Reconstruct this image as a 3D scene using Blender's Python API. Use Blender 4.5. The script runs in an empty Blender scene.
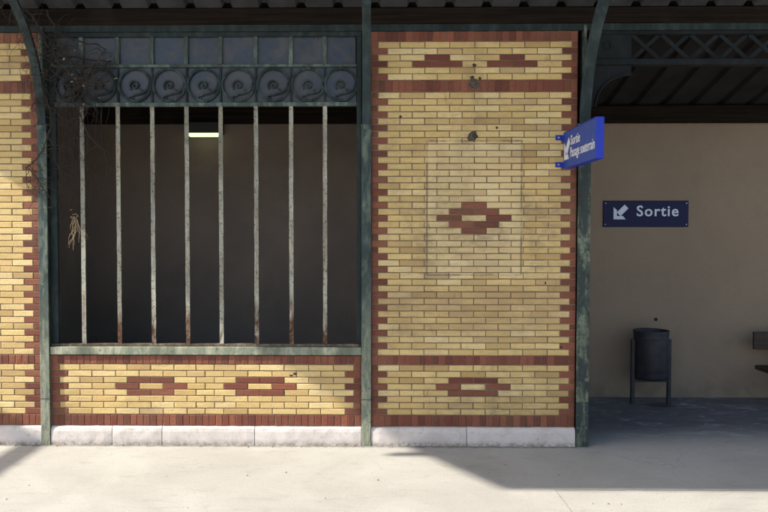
import bpy, bmesh, math, random
from mathutils import Vector, Matrix, Quaternion
rnd = random.Random(7)
S = bpy.context.scene
COL = S.collection

# ------------------------------------------------------------------ camera
cam_d = bpy.data.cameras.new('camera')
cam_d.sensor_width = 36.0
cam_d.lens = 742.0 / 768.0 * 36.0
cam_d.shift_x = 0.0383
cam_d.clip_start = 0.05
cam_d.clip_end = 2000
cam = bpy.data.objects.new('camera', cam_d)
COL.objects.link(cam)
cam.location = (0, -7.0, 2.02)
cam.rotation_euler = (math.radians(90 - 1.8), 0, math.radians(0.8))
S.camera = cam

# ------------------------------------------------------------------ sky, sun, exposure
SUN_DIR = Vector((1.277, 0.335, -1.0)).normalized()      # the way the light travels
SUN_EL = math.asin(-SUN_DIR.z)
SUN_ROT = math.atan2(-SUN_DIR.x, -SUN_DIR.y)
W = bpy.data.worlds.new('World'); S.world = W; W.use_nodes = True
wn = W.node_tree
sky = wn.nodes.new('ShaderNodeTexSky'); sky.sky_type = 'NISHITA'; sky.sun_disc = False
sky.sun_elevation = SUN_EL; sky.sun_rotation = SUN_ROT
sky.air_density = 1.0; sky.dust_density = 2.0; sky.ozone_density = 1.0
wn.nodes['Background'].inputs['Strength'].default_value = 0.12
wn.links.new(sky.outputs[0], wn.nodes['Background'].inputs['Color'])
sl = bpy.data.lights.new('sun', 'SUN'); sl.energy = 4.2; sl.angle = math.radians(0.8); sl.color = (1.0, 0.93, 0.82)
so = bpy.data.objects.new('sun', sl); COL.objects.link(so)
so.rotation_euler = SUN_DIR.to_track_quat('-Z', 'Y').to_euler(); so.location = (-20, -6, 16)
S.view_settings.view_transform = 'Standard'
S.view_settings.look = 'None'
S.view_settings.gamma = 1.0
S.view_settings.exposure = 1.18

# ------------------------------------------------------------------ material helpers
class NT:
    def __init__(s, name):
        s.m = bpy.data.materials.new(name); s.m.use_nodes = True
        s.t = s.m.node_tree; s.b = s.t.nodes['Principled BSDF']
    def n(s, typ, **kw):
        nd = s.t.nodes.new(typ)
        for k, v in kw.items(): setattr(nd, k, v)
        return nd
    def put(s, sock, v):
        if isinstance(v, bpy.types.NodeSocket): s.t.links.new(v, sock)
        elif isinstance(v, (tuple, list)) and len(v) == 3 and sock.type == 'RGBA': sock.default_value = (*v, 1)
        else: sock.default_value = v
    def pos(s): return s.n('ShaderNodeNewGeometry').outputs['Position']
    def obj(s): return s.n('ShaderNodeTexCoord').outputs['Object']
    def math(s, op, a, b=0.0, c=0.0, clamp=False):
        nd = s.n('ShaderNodeMath', operation=op); nd.use_clamp = clamp
        s.put(nd.inputs[0], a); s.put(nd.inputs[1], b); s.put(nd.inputs[2], c)
        return nd.outputs[0]
    def mapr(s, v, a, b, c=0.0, d=1.0, smooth=True):
        nd = s.n('ShaderNodeMapRange'); nd.interpolation_type = 'SMOOTHSTEP' if smooth else 'LINEAR'
        for i, x in enumerate((v, a, b, c, d)): s.put(nd.inputs[i], x)
        return nd.outputs[0]
    def scale(s, v, sc):
        nd = s.n('ShaderNodeVectorMath', operation='MULTIPLY'); s.put(nd.inputs[0], v); nd.inputs[1].default_value = sc
        return nd.outputs[0]
    def add(s, v, w):
        nd = s.n('ShaderNodeVectorMath', operation='ADD'); s.put(nd.inputs[0], v); s.put(nd.inputs[1], w)
        return nd.outputs[0]
    def noise(s, v, sc, det=4.0, rough=0.55, dist=0.0):
        nd = s.n('ShaderNodeTexNoise'); s.put(nd.inputs['Vector'], v)
        nd.inputs['Scale'].default_value = sc; nd.inputs['Detail'].default_value = det
        nd.inputs['Roughness'].default_value = rough; nd.inputs['Distortion'].default_value = dist
        return nd.outputs['Fac']
    def voro(s, v, sc, feat='F1'):
        nd = s.n('ShaderNodeTexVoronoi', feature=feat); s.put(nd.inputs['Vector'], v); nd.inputs['Scale'].default_value = sc
        return nd.outputs['Distance']
    def mix(s, f, a, b, mode='MIX'):
        nd = s.n('ShaderNodeMix', data_type='RGBA', blend_type=mode); nd.clamp_factor = True
        s.put(nd.inputs[0], f); s.put(nd.inputs[6], a); s.put(nd.inputs[7], b)
        return nd.outputs[2]
    def ramp(s, f, stops):
        nd = s.n('ShaderNodeValToRGB'); s.put(nd.inputs[0], f)
        e = nd.color_ramp.elements
        while len(e) < len(stops): e.new(0.5)
        for i, (p, c) in enumerate(stops):
            e[i].position = p; e[i].color = (*c, 1)
        return nd.outputs[0]
    def sep(s, v):
        nd = s.n('ShaderNodeSeparateXYZ'); s.put(nd.inputs[0], v); return nd.outputs
    def rand(s):
        a = s.n('ShaderNodeObjectInfo').outputs['Random']
        b = s.n('ShaderNodeNewGeometry').outputs['Random Per Island']
        return s.math('FRACT', s.math('ADD', a, s.math('MULTIPLY', b, 7.31)))
    def fin(s, col, rough=0.8, bump=None, strength=0.3, dist=0.004, metal=0.0, spec=0.4):
        s.put(s.b.inputs['Base Color'], col); s.put(s.b.inputs['Roughness'], rough); s.put(s.b.inputs['Metallic'], metal)
        s.b.inputs['Specular IOR Level'].default_value = spec
        if bump is not None:
            bp = s.n('ShaderNodeBump'); bp.inputs['Strength'].default_value = strength; bp.inputs['Distance'].default_value = dist
            s.put(bp.inputs['Height'], bump); s.t.links.new(bp.outputs[0], s.b.inputs['Normal'])
        return s.m

M = {}

def soot(N, col, p, amt=0.55):
    """grime in patches of its own shape on the masonry"""
    g = N.noise(p, 1.3, 7, 0.68, 0.5)
    g2 = N.noise(N.scale(p, (6, 1, 20)), 1.0, 5, 0.65)
    f = N.math('MULTIPLY', N.mapr(g, 0.42, 0.70), N.mapr(g2, 0.32, 0.66, 0.25, 1.0))
    col = N.mix(N.math('MULTIPLY', f, amt), col, (0.20, 0.135, 0.075))
    k = N.noise(N.scale(p, (1, 1, 0.35)), 7.5, 6, 0.7, 0.8)
    col = N.mix(N.math('MULTIPLY', N.mapr(k, 0.60, 0.74), amt * 0.75), col, (0.085, 0.066, 0.048))
    e = N.noise(p, 120, 3, 0.7)                       # pits
    return N.mix(N.mapr(e, 0.66, 0.74, 0, 0.7), col, (0.12, 0.085, 0.055))

def brick_mat(name, ramp, streak, marks=False, soot_amt=0.55):
    N = NT(name); p = N.pos(); r = N.rand()
    off = N.n('ShaderNodeCombineXYZ'); N.put(off.inputs[0], N.math('MULTIPLY', r, 40)); N.put(off.inputs[2], N.math('MULTIPLY', r, 17))
    q = N.add(p, off.outputs[0])
    col = N.ramp(r, ramp)
    st = N.noise(N.scale(q, (9, 30, 90)), 1.0, 5, 0.65, 0.3)
    col = N.mix(N.mapr(st, 0.42, 0.72, 0, 0.55), col, streak)
    st2 = N.noise(q, 55, 4, 0.6)
    col = N.mix(N.mapr(st2, 0.56, 0.75, 0, 0.5), col, (streak[0] * 0.5, streak[1] * 0.45, streak[2] * 0.45))
    if marks:
        # rust and dirt left by a frame that once hung on the pier, cleaner brick inside it
        x, y, z = N.sep(p)
        dx = N.math('SUBTRACT', N.math('ABSOLUTE', N.math('SUBTRACT', x, 1.026)), 0.443)
        dz = N.math('SUBTRACT', N.math('ABSOLUTE', N.math('SUBTRACT', z, 2.251)), 0.629)
        d = N.math('ABSOLUTE', N.math('MAXIMUM', dx, dz))
        d = N.math('ADD', d, N.math('MULTIPLY', N.math('SUBTRACT', N.noise(p, 30, 4, 0.7), 0.5), 0.016))
        ln = N.math('SUBTRACT', 1.0, N.mapr(d, 0.002, 0.014))
        ln = N.math('MULTIPLY', ln, N.mapr(N.noise(p, 4.5, 4, 0.6), 0.36, 0.56, 0.15, 0.95))
        inside = N.math('LESS_THAN', N.math('MAXIMUM', dx, dz), 0.0)
        col = N.mix(N.math('MULTIPLY', inside, 0.34), col, (0.64, 0.53, 0.33))
        band = N.math('MULTIPLY', N.mapr(z, 1.62, 1.40), N.mapr(z, 0.98, 1.15))
        band = N.math('MULTIPLY', band, N.mapr(N.noise(N.scale(p, (2.2, 1, 6)), 1.0, 5, 0.65), 0.30, 0.62, 0.1, 0.6))
        col = N.mix(band, col, (0.30, 0.20, 0.10))
        col = soot(N, col, p, soot_amt)
        col = N.mix(N.math('MULTIPLY', ln, 0.8), col, (0.10, 0.075, 0.055))
    else:
        col = soot(N, col, p, soot_amt)
    b = N.math('ADD', N.math('MULTIPLY', st, 0.6), st2)
    return N.fin(col, N.mapr(st2, 0.3, 0.7, 0.62, 0.85), b, 0.7, 0.004)

YEL = [(0.0, (0.39, 0.255, 0.10)), (0.08, (0.48, 0.335, 0.135)), (0.25, (0.54, 0.388, 0.157)), (0.50, (0.59, 0.434, 0.182)), (0.76, (0.63, 0.474, 0.212)), (0.90, (0.66, 0.52, 0.27)), (0.95, (0.55, 0.375, 0.155)), (1.0, (0.42, 0.305, 0.155))]
RED = [(0.0, (0.105, 0.027, 0.017)), (0.3, (0.150, 0.040, 0.023)), (0.7, (0.185, 0.053, 0.030)), (1.0, (0.245, 0.080, 0.042))]
M['yellow'] = brick_mat('yellow_brick', YEL, (0.43, 0.29, 0.13), False, 0.4)
M['yellow_pier'] = brick_mat('yellow_brick_pier', YEL, (0.40, 0.265, 0.12), True, 0.75)
M['red'] = brick_mat('red_brick', RED, (0.10, 0.036, 0.025), False, 0.3)

N = NT('mortar'); p = N.pos(); n1 = N.noise(p, 60, 5, 0.6); n2 = N.noise(p, 3, 4)
M['mortar'] = N.fin(N.mix(N.mapr(n2, 0.35, 0.65), (0.125, 0.088, 0.056), (0.195, 0.145, 0.095)), 0.95, n1, 0.6, 0.004)

N = NT('plinth_stone'); p = N.pos(); n1 = N.noise(p, 26, 8, 0.7); n2 = N.noise(p, 5, 5, 0.6, 0.8); z = N.sep(p)[2]
c = N.mix(N.mapr(n2, 0.35, 0.7), (0.575, 0.525, 0.50), (0.48, 0.435, 0.41))
c = N.mix(N.mapr(n1, 0.54, 0.70, 0, 0.55), c, (0.27, 0.235, 0.2))
low = N.math('MULTIPLY', N.mapr(z, 0.06, 0.0), N.mapr(n1, 0.35, 0.6))
c = N.mix(N.math('MULTIPLY', low, 0.75), c, (0.17, 0.14, 0.10))
M['stone'] = N.fin(c, 0.85, N.math('ADD', n1, N.math('MULTIPLY', n2, 1.5)), 0.4, 0.004)

def paint(name, base, pale, rust_amt=0.25, rust_low=None, pale_amt=0.5, bumpd=0.002, sunlit_worn_low=None, streak=None):
    N = NT(name); p = N.pos(); r = N.n('ShaderNodeObjectInfo').outputs['Random']
    off = N.n('ShaderNodeCombineXYZ'); N.put(off.inputs[2], N.math('MULTIPLY', r, 31))
    q = N.add(p, off.outputs[0])
    a = N.noise(N.scale(q, (1, 1, 0.3)), 14, 6, 0.65, 0.6); b = N.noise(q, 38, 5, 0.7); c2 = N.noise(N.scale(q, (1, 1, 0.5)), 3.2, 4)
    col = N.mix(N.mapr(a, 0.42, 0.66, 0, pale_amt), base, pale)
    col = N.mix(N.mapr(c2, 0.42, 0.68, 0, 0.7), col, tuple(x * 0.42 for x in base))
    if streak:
        sk = N.noise(N.scale(q, (30, 30, 1.6)), 1.0, 5, 0.7, 0.5)
        col = N.mix(N.mapr(sk, 0.50, 0.68, 0, 0.7), col, streak)
    if sunlit_worn_low:  # paint paler low down: sunlight put into the colour, broken by worn patches
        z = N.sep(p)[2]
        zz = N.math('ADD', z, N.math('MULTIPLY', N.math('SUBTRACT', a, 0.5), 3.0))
        col = N.mix(N.math('MULTIPLY', N.mapr(zz, sunlit_worn_low + .6, sunlit_worn_low - .6), N.mapr(N.noise(N.scale(q, (1, 1, 0.25)), 22, 6, 0.7, 0.8), 0.36, 0.60, 0.25, 0.95)), col, tuple(x * 1.05 for x in pale))
    f = N.mapr(b, 0.66 - rust_amt * 0.3, 0.72)
    f = N.math('MULTIPLY', f, 0.9)
    if rust_low:
        z = N.sep(p)[2]
        zz = N.math('ADD', z, N.math('MULTIPLY', N.math('SUBTRACT', a, 0.5), 1.1))
        zz = N.math('ADD', zz, N.math('MULTIPLY', N.math('SUBTRACT', r, 0.5), 0.35))
        f = N.math('MAXIMUM', f, N.math('MULTIPLY', N.mapr(zz, rust_low + .12, rust_low - 0.22), N.mapr(b, 0.3, 0.55, 0.5, 1)))
    col = N.mix(f, col, N.mix(N.mapr(b, 0.4, 0.75), (0.10, 0.042, 0.022), (0.045, 0.025, 0.018)))
    return N.fin(col, N.mapr(f, 0, 1, 0.6, 0.9), N.math('ADD', b, a), 0.5, bumpd, 0, 0.2)
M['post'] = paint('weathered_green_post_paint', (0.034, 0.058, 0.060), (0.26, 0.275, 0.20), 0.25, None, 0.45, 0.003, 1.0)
M['post_rust'] = paint('flaking_green_riveted_paint', (0.028, 0.046, 0.046), (0.23, 0.28, 0.20), 0.62, None, 0.6, 0.004)
M['sill'] = paint('pale_green_sill_paint', (0.19, 0.22, 0.165), (0.47, 0.455, 0.34), 0.35, None, 0.75)
M['bar'] = paint('pale_grey_bar_paint', (0.29, 0.295, 0.245), (0.46, 0.44, 0.35), 0.55, 1.2, 0.7, 0.002, None, (0.20, 0.13, 0.075))
M['frame'] = paint('dark_green_frame_paint', (0.014, 0.023, 0.024), (0.06, 0.082, 0.074), 0.2, None, 0.35)
M['glaz'] = paint('pale_green_glazing_paint', (0.05, 0.075, 0.07), (0.20, 0.24, 0.20), 0.35, None, 0.6)
M['arm'] = paint('shaded_bracket_paint', (0.020, 0.033, 0.036), (0.06, 0.085, 0.085), 0.15, None, 0.45)  # post paint darkened to carry the shade under the canopy
M['iron'] = paint('dark_iron_paint', (0.007, 0.009, 0.0105), (0.016, 0.023, 0.025), 0.1)
M['scroll'] = paint('scroll_iron_paint', (0.016, 0.024, 0.026), (0.07, 0.11, 0.105), 0.1, None, 0.6)
M['rail'] = paint('rusty_rail_paint', (0.12, 0.10, 0.075), (0.3, 0.27, 0.2), 0.9)

N = NT('dirty_glass'); p = N.pos(); a = N.noise(p, 7, 5, 0.6, 0.5); b = N.noise(p, 60, 3)
r = N.n('ShaderNodeObjectInfo').outputs['Random']
c = N.mix(N.mapr(a, 0.35, 0.68), N.mix(r, (0.016, 0.018, 0.022), (0.014, 0.022, 0.045)), (0.05, 0.052, 0.058))
M['glass'] = N.fin(c, N.mapr(a, 0.3, 0.7, 0.22, 0.5), a, 0.2, 0.01, 0, 0.5)

N = NT('timber'); p = N.obj(); g = N.noise(N.scale(p, (1.2, 14, 45)), 1.0, 6, 0.65, 0.5); h = N.noise(p, 1.5, 4)
c = N.mix(N.mapr(g, 0.35, 0.7), (0.007, 0.005, 0.0036), (0.018, 0.0125, 0.009)); c = N.mix(N.mapr(h, 0.55, 0.75, 0, 0.4), c, (0.034, 0.026, 0.018))
M['timber'] = N.fin(c, 0.95, g, 0.5, 0.006, 0, 0.12)
N = NT('bench_timber'); p = N.obj(); g = N.noise(N.scale(p, (1.5, 20, 40)), 1.0, 6, 0.65, 0.5)
M['bench'] = N.fin(N.mix(N.mapr(g, 0.35, 0.7), (0.022, 0.013, 0.008), (0.042, 0.025, 0.015)), 0.55, g, 0.3, 0.003)

N = NT('deck_metal'); p = N.pos(); g = N.noise(p, 4, 5, 0.6); h = N.noise(N.scale(p, (30, 2, 2)), 1, 4)
M['deck'] = N.fin(N.mix(N.mapr(g, 0.3, 0.7), (0.027, 0.027, 0.030), (0.048, 0.048, 0.053)), 0.8, h, 0.1, 0.004, 0, 0.2)
N = NT('inner_deck_metal'); p = N.pos(); g = N.noise(p, 4, 5, 0.6)
M['deck_in'] = N.fin(N.mix(N.mapr(g, 0.3, 0.7), (0.016, 0.015, 0.014), (0.025, 0.023, 0.021)), 0.9, g, 0.1, 0.004, 0, 0.15)

N = NT('tan_plaster'); p = N.pos(); a = N.noise(p, 70, 6, 0.7); b = N.noise(p, 0.9, 5, 0.6, 0.4); z = N.sep(p)[2]
c = N.mix(N.mapr(b, 0.35, 0.68), (0.262, 0.203, 0.150), (0.236, 0.184, 0.138)); c = N.mix(N.mapr(a, 0.55, 0.75, 0, 0.35), c, (0.17, 0.14, 0.11))
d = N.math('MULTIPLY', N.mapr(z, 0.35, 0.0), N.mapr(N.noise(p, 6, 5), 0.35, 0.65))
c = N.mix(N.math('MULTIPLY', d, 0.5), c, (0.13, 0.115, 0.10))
sc = N.noise(N.scale(p, (1, 1, 0.15)), 5.0, 6, 0.7, 0.6)
c = N.mix(N.mapr(sc, 0.58, 0.78, 0, 0.14), c, (0.13, 0.108, 0.09))
sc2 = N.noise(N.scale(p, (0.25, 1, 1.6)), 9.0, 6, 0.75, 1.2)
c = N.mix(N.mapr(sc2, 0.66, 0.72, 0, 0.3), c, (0.30, 0.26, 0.21))
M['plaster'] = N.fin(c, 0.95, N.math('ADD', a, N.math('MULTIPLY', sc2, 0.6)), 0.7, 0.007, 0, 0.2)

N = NT('shaded_plaster'); p = N.pos(); a = N.noise(p, 70, 6, 0.7); b = N.noise(p, 0.9, 5, 0.6, 0.4)
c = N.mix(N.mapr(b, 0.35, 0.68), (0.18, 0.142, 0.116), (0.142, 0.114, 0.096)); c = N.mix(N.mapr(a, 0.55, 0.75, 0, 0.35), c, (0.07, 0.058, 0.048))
M['shaded'] = N.fin(c, 0.95, a, 0.6, 0.006, 0, 0.2)

# platform: pale worn asphalt-concrete outside, darker and bluer inside the building line
N = NT('platform'); p = N.pos(); x, y, z = N.sep(p)
a = N.noise(p, 140, 4, 0.75); b = N.noise(p, 1.1, 7, 0.62, 0.6); c1 = N.noise(N.scale(p, (0.8, 2.2, 1)), 4.5, 6, 0.62, 0.8); v = N.voro(p, 90)
col = N.mix(N.mapr(b, 0.3, 0.7), (0.395, 0.38, 0.345), (0.48, 0.465, 0.425))
col = N.mix(N.mapr(c1, 0.52, 0.80, 0, 0.5), col, (0.28, 0.25, 0.21))
col = N.mix(N.mapr(a, 0.50, 0.70, 0, 0.7), col, (0.19, 0.175, 0.155))
col = N.mix(N.mapr(v, 0.22, 0.05, 0, 0.35), col, (0.56, 0.54, 0.50))
md = N.noise(p, 46, 5, 0.75)
col = N.mix(N.mapr(md, 0.52, 0.72, 0, 0.5), col, (0.22, 0.20, 0.175))
ck = N.n('ShaderNodeTexVoronoi', feature='DISTANCE_TO_EDGE'); ck.inputs['Scale'].default_value = 0.55
wv = N.n('ShaderNodeTexNoise'); N.put(wv.inputs['Vector'], p); wv.inputs['Scale'].default_value = 2.2; wv.inputs['Detail'].default_value = 6
N.put(ck.inputs['Vector'], N.add(p, N.scale(wv.outputs['Color'], (0.55, 0.55, 0))))
col = N.mix(N.math('MULTIPLY', N.mapr(ck.outputs['Distance'], 0.0035, 0.0008), N.mapr(b, 0.52, 0.62, 0, 0.25)), col, (0.14, 0.125, 0.105))
gr = N.noise(p, 420, 2, 0.8)
col = N.mix(N.mapr(gr, 0.55, 0.75, 0, 0.6), col, (0.16, 0.145, 0.125))
spot = N.voro(N.add(p, N.scale(p, (0.3, 0.1, 0))), 5.5)
col = N.mix(N.math('MULTIPLY', N.mapr(spot, 0.07, 0.03), N.mapr(b, 0.5, 0.6)), col, (0.17, 0.15, 0.13))
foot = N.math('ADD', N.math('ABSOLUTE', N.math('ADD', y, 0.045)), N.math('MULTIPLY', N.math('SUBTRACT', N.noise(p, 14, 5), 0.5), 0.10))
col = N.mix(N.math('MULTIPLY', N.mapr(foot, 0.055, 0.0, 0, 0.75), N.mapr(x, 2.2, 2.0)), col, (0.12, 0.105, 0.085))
# seam of the slab, running along the platform, and one across it
wob = N.math('MULTIPLY', N.math('SUBTRACT', N.noise(p, 3.5, 5, 0.6), 0.5), 0.06)
s1 = N.math('ABSOLUTE', N.math('ADD', N.math('ADD', y, 1.212), wob))
m1 = N.math('MULTIPLY', N.mapr(s1, 0.012, 0.002), N.mapr(x, 1.4, 1.6))
s2 = N.math('ABSOLUTE', N.math('SUBTRACT', N.math('ADD', x, wob), 1.50))
m2 = N.math('MULTIPLY', N.mapr(s2, 0.010, 0.002), N.mapr(y, -1.15, -1.25, 0, 0.35))
col = N.mix(N.math('MAXIMUM', N.math('MULTIPLY', m1, 0.7), m2), col, (0.07, 0.06, 0.05))
# darker, bluer colour for the inside
inner_col = N.mix(N.mapr(c1, 0.4, 0.72), (0.105, 0.112, 0.128), (0.155, 0.163, 0.182))
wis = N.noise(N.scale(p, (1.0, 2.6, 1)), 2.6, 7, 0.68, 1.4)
inner_col = N.mix(N.mapr(wis, 0.53, 0.66, 0, 0.85), inner_col, (0.33, 0.36, 0.43))
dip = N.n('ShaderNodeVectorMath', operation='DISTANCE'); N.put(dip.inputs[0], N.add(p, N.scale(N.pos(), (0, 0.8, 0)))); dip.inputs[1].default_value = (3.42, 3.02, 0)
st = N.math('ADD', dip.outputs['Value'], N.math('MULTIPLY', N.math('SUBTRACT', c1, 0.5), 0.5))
inner_col = N.mix(N.mapr(st, 0.22, 0.08, 0, 0.85), inner_col, (0.03, 0.027, 0.025))
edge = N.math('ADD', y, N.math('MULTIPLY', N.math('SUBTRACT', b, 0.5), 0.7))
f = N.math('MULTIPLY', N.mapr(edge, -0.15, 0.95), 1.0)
col = N.mix(f, col, inner_col)
rg = N.mapr(f, 0, 1, 0.9, 0.48)
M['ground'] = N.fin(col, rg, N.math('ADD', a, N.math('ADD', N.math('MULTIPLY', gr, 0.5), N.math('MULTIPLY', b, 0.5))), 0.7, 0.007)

N = NT('blue_enamel'); p = N.obj(); a = N.noise(p, 12, 4)
b = N.noise(N.scale(p, (1, 3, 25)), 2, 5, 0.7)
M['blue'] = N.fin(N.mix(N.math('MAXIMUM', N.mapr(a, 0.35, 0.7, 0, 0.6), N.mapr(b, 0.5, 0.7, 0, 0.8)), (0.014, 0.050, 0.32), (0.035, 0.085, 0.25)), 0.5, b, 0.1, 0.002)
N = NT('blue_edge_enamel'); M['blue_edge'] = N.fin((0.008, 0.028, 0.36), 0.5)
N = NT('navy_enamel'); p = N.pos(); a = N.noise(p, 30, 4)
M['navy'] = N.fin(N.mix(N.mapr(a, 0.6, 0.72, 0, 0.5), (0.007, 0.010, 0.055), (0.02, 0.027, 0.10)), 0.6, spec=0.25)
N = NT('sign_white'); M['white'] = N.fin((0.62, 0.63, 0.66), 0.55)
N = NT('sign_pale_blue'); M['pale'] = N.fin((0.58, 0.64, 0.76), 0.6)
N = NT('bin_metal'); p = N.obj(); a = N.noise(p, 9, 5); b = N.noise(N.scale(p, (40, 40, 3)), 1, 4)
M['bin'] = N.fin(N.mix(N.mapr(a, 0.35, 0.7), (0.014, 0.015, 0.020), (0.028, 0.030, 0.038)), 0.55, b, 0.15, 0.003)
N = NT('black_metal'); M['black'] = N.fin((0.02, 0.02, 0.022), 0.6)
N = NT('galvanised'); M['galv'] = N.fin((0.35, 0.36, 0.37), 0.45, None, metal=0.6)
N = NT('lamp_glow'); N.b.inputs['Emission Color'].default_value = (0.80, 1.0, 0.55, 1); N.b.inputs['Emission Strength'].default_value = 0.55
M['glow'] = N.fin((0.7, 0.75, 0.6), 0.5)
N = NT('dry_twig'); p = N.pos(); a = N.noise(p, 25, 4)
M['twig'] = N.fin(N.mix(a, (0.010, 0.008, 0.007), (0.050, 0.037, 0.029)), 0.9)
N = NT('dry_leaf'); r = N.rand()
M['leaf'] = N.fin(N.mix(r, (0.16, 0.09, 0.05), (0.36, 0.28, 0.18)), 0.9)
N = NT('hole_dirt'); p = N.pos(); a = N.noise(p, 60, 5)
M['hole'] = N.fin(N.mix(a, (0.012, 0.010, 0.009), (0.07, 0.055, 0.042)), 0.95, a, 0.8, 0.006)
N = NT('cement_patch'); p = N.pos(); a = N.noise(p, 70, 5)
M['patch'] = N.fin(N.mix(N.mapr(a, 0.35, 0.7), (0.045, 0.036, 0.028), (0.12, 0.098, 0.075)), 0.95, a, 0.8, 0.006)

# ------------------------------------------------------------------ mesh helpers
def link(name, me, parent=None, mat=None, loc=None):
    o = bpy.data.objects.new(name, me); COL.objects.link(o)
    if mat and me and not me.materials: me.materials.append(mat)
    if parent: o.parent = parent
    if loc: o.location = loc
    return o
def tomesh(bm, name, smooth=False):
    bmesh.ops.recalc_face_normals(bm, faces=bm.faces)
    me = bpy.data.meshes.new(name); bm.to_mesh(me); bm.free()
    if smooth:
        for f in me.polygons: f.use_smooth = True
    return me
def part(name, bm, mat, parent=None, smooth=False):
    return link(name, tomesh(bm, name, smooth), parent, mat)
def tag(o, label=None, cat=None, group=None, kind=None):
    if label: o['label'] = label
    if cat: o['category'] = cat
    if group: o['group'] = group
    if kind: o['kind'] = kind
    return o
def thing(name, label, cat, loc, group=None):
    o = bpy.data.objects.new(name, None); COL.objects.link(o); o.location = loc; o.empty_display_size = 0.1
    return tag(o, label, cat, group)
def box(bm, x0, x1, y0, y1, z0, z1, bev=0.0):
    r = bmesh.ops.create_cube(bm, size=1.0)
    vs = r['verts']
    for v in vs:
        v.co = Vector(((x0 + x1) / 2 + v.co.x * (x1 - x0), (y0 + y1) / 2 + v.co.y * (y1 - y0), (z0 + z1) / 2 + v.co.z * (z1 - z0)))
    if bev > 0:
        es = list({e for v in vs for e in v.link_edges})
        bmesh.ops.bevel(bm, geom=es, offset=bev, segments=1, affect='EDGES')
    return vs
def nb(): return bmesh.new()
def bxpart(name, dims, mat, parent, bev=0.0, org=None):
    """one box as a part; dims in world metres, moved into the parent's frame"""
    bm = nb(); box(bm, *dims, bev)
    if org is not None: bmesh.ops.translate(bm, verts=bm.verts, vec=-Vector(org))
    return part(name, bm, mat, parent)
def shift(bm, org): bmesh.ops.translate(bm, verts=bm.verts, vec=-Vector(org)); return bm
def tube(bm, pts, rads, n=6, caps=True):
    pts = [Vector(p) for p in pts]; rings = []
    if not isinstance(rads, (list, tuple)): rads = [rads] * len(pts)
    ref = Vector((0.31, 0.9, 0.23)).normalized()
    for i, p in enumerate(pts):
        d = (pts[min(i + 1, len(pts) - 1)] - pts[max(i - 1, 0)])
        d = d.normalized() if d.length > 1e-9 else Vector((0, 0, 1))
        u = d.cross(ref)
        if u.length < 1e-3: u = d.cross(Vector((1, 0, 0)))
        u.normalize(); w = d.cross(u)
        rings.append([bm.verts.new(p + (u * math.cos(2 * math.pi * k / n) + w * math.sin(2 * math.pi * k / n)) * rads[i]) for k in range(n)])
    for a, b in zip(rings, rings[1:]):
        for k in range(n): bm.faces.new((a[k], a[(k + 1) % n], b[(k + 1) % n], b[k]))
    if caps:
        bm.faces.new(rings[0][::-1]); bm.faces.new(rings[-1])
def prism(bm, poly, axis, a, b):
    """extrude a polygon given in the two other axes between a and b along axis"""
    def mk(u, v, w):
        return {'x': (w, u, v), 'y': (u, w, v), 'z': (u, v, w)}[axis]
    A = [bm.verts.new(mk(u, v, a)) for u, v in poly]; B = [bm.verts.new(mk(u, v, b)) for u, v in poly]
    bm.faces.new(A); bm.faces.new(B[::-1]); n = len(poly)
    for i in range(n): bm.faces.new((A[i], B[i], B[(i + 1) % n], A[(i + 1) % n]))
def ribbon(bm, pts, wv, t):
    """a flat bar that follows pts; wv = half width vector, t = half thickness vectors per point"""
    rings = []
    for p, tt in zip(pts, t):
        p = Vector(p); rings.append([bm.verts.new(p + wv * s + tt * q) for s, q in ((-1, -1), (1, -1), (1, 1), (-1, 1))])
    for a, b in zip(rings, rings[1:]):
        for k in range(4): bm.faces.new((a[k], a[(k + 1) % 4], b[(k + 1) % 4], b[k]))
    bm.faces.new(rings[0]); bm.faces.new(rings[-1][::-1])

# ------------------------------------------------------------------ setting: ground
bm = nb()
xs = [-300, -40, -8, 12, 40, 300]; ys = [-300, -60, -9, 3, 40, 300]
g = [[bm.verts.new((x, y, 0)) for x in xs] for y in ys]
for j in range(5):
    for i in range(5): bm.faces.new((g[j][i], g[j][i + 1], g[j + 1][i + 1], g[j + 1][i]))
tag(part('platform_ground', bm, M['ground']), kind='structure')

# ------------------------------------------------------------------ brickwork
BR_CACHE = {}
FACE = 0.0            # brick faces sit at Y = 0, mortar behind
def brick_mesh(w, h, mat, var):
    key = (round(w, 3), round(h, 3), mat, var)
    if key in BR_CACHE: return BR_CACHE[key]
    r = random.Random(hash(key[:2]) % 1000 + var * 77)
    bm = nb(); c = 0.0035; d = 0.055; hw, hh = w / 2, h / 2
    j = lambda k=0.0010: r.uniform(-k, k)
    fr = [bm.verts.new((sx * (hw - c) + j(), j(0.0006), sz * (hh - c) + j())) for sx, sz in ((-1, -1), (1, -1), (1, 1), (-1, 1))]
    md = [bm.verts.new((sx * hw + j(), c + j(0.0006), sz * hh + j())) for sx, sz in ((-1, -1), (1, -1), (1, 1), (-1, 1))]
    bk = [bm.verts.new((sx * hw, d, sz * hh)) for sx, sz in ((-1, -1), (1, -1), (1, 1), (-1, 1))]
    if var == 1:                                  # a knocked corner or arris
        q = r.randrange(4); e = r.uniform(.003, .006)
        fr[q].co += Vector((-math.copysign(e, fr[q].co.x), .0015, -math.copysign(e * .6, fr[q].co.z)))
        md[q].co += Vector((-math.copysign(e * .35, md[q].co.x), .001, -math.copysign(e * .3, md[q].co.z)))
    bm.faces.new(fr)
    for A, B in ((fr, md), (md, bk)):
        for k in range(4): bm.faces.new((A[k], B[k], B[(k + 1) % 4], A[(k + 1) % 4]))
    bm.faces.new(bk[::-1])
    me = tomesh(bm, 'brick'); me.materials.append(M[mat]); BR_CACHE[key] = me
    return me
J = 0.0078            # joint width
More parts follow.
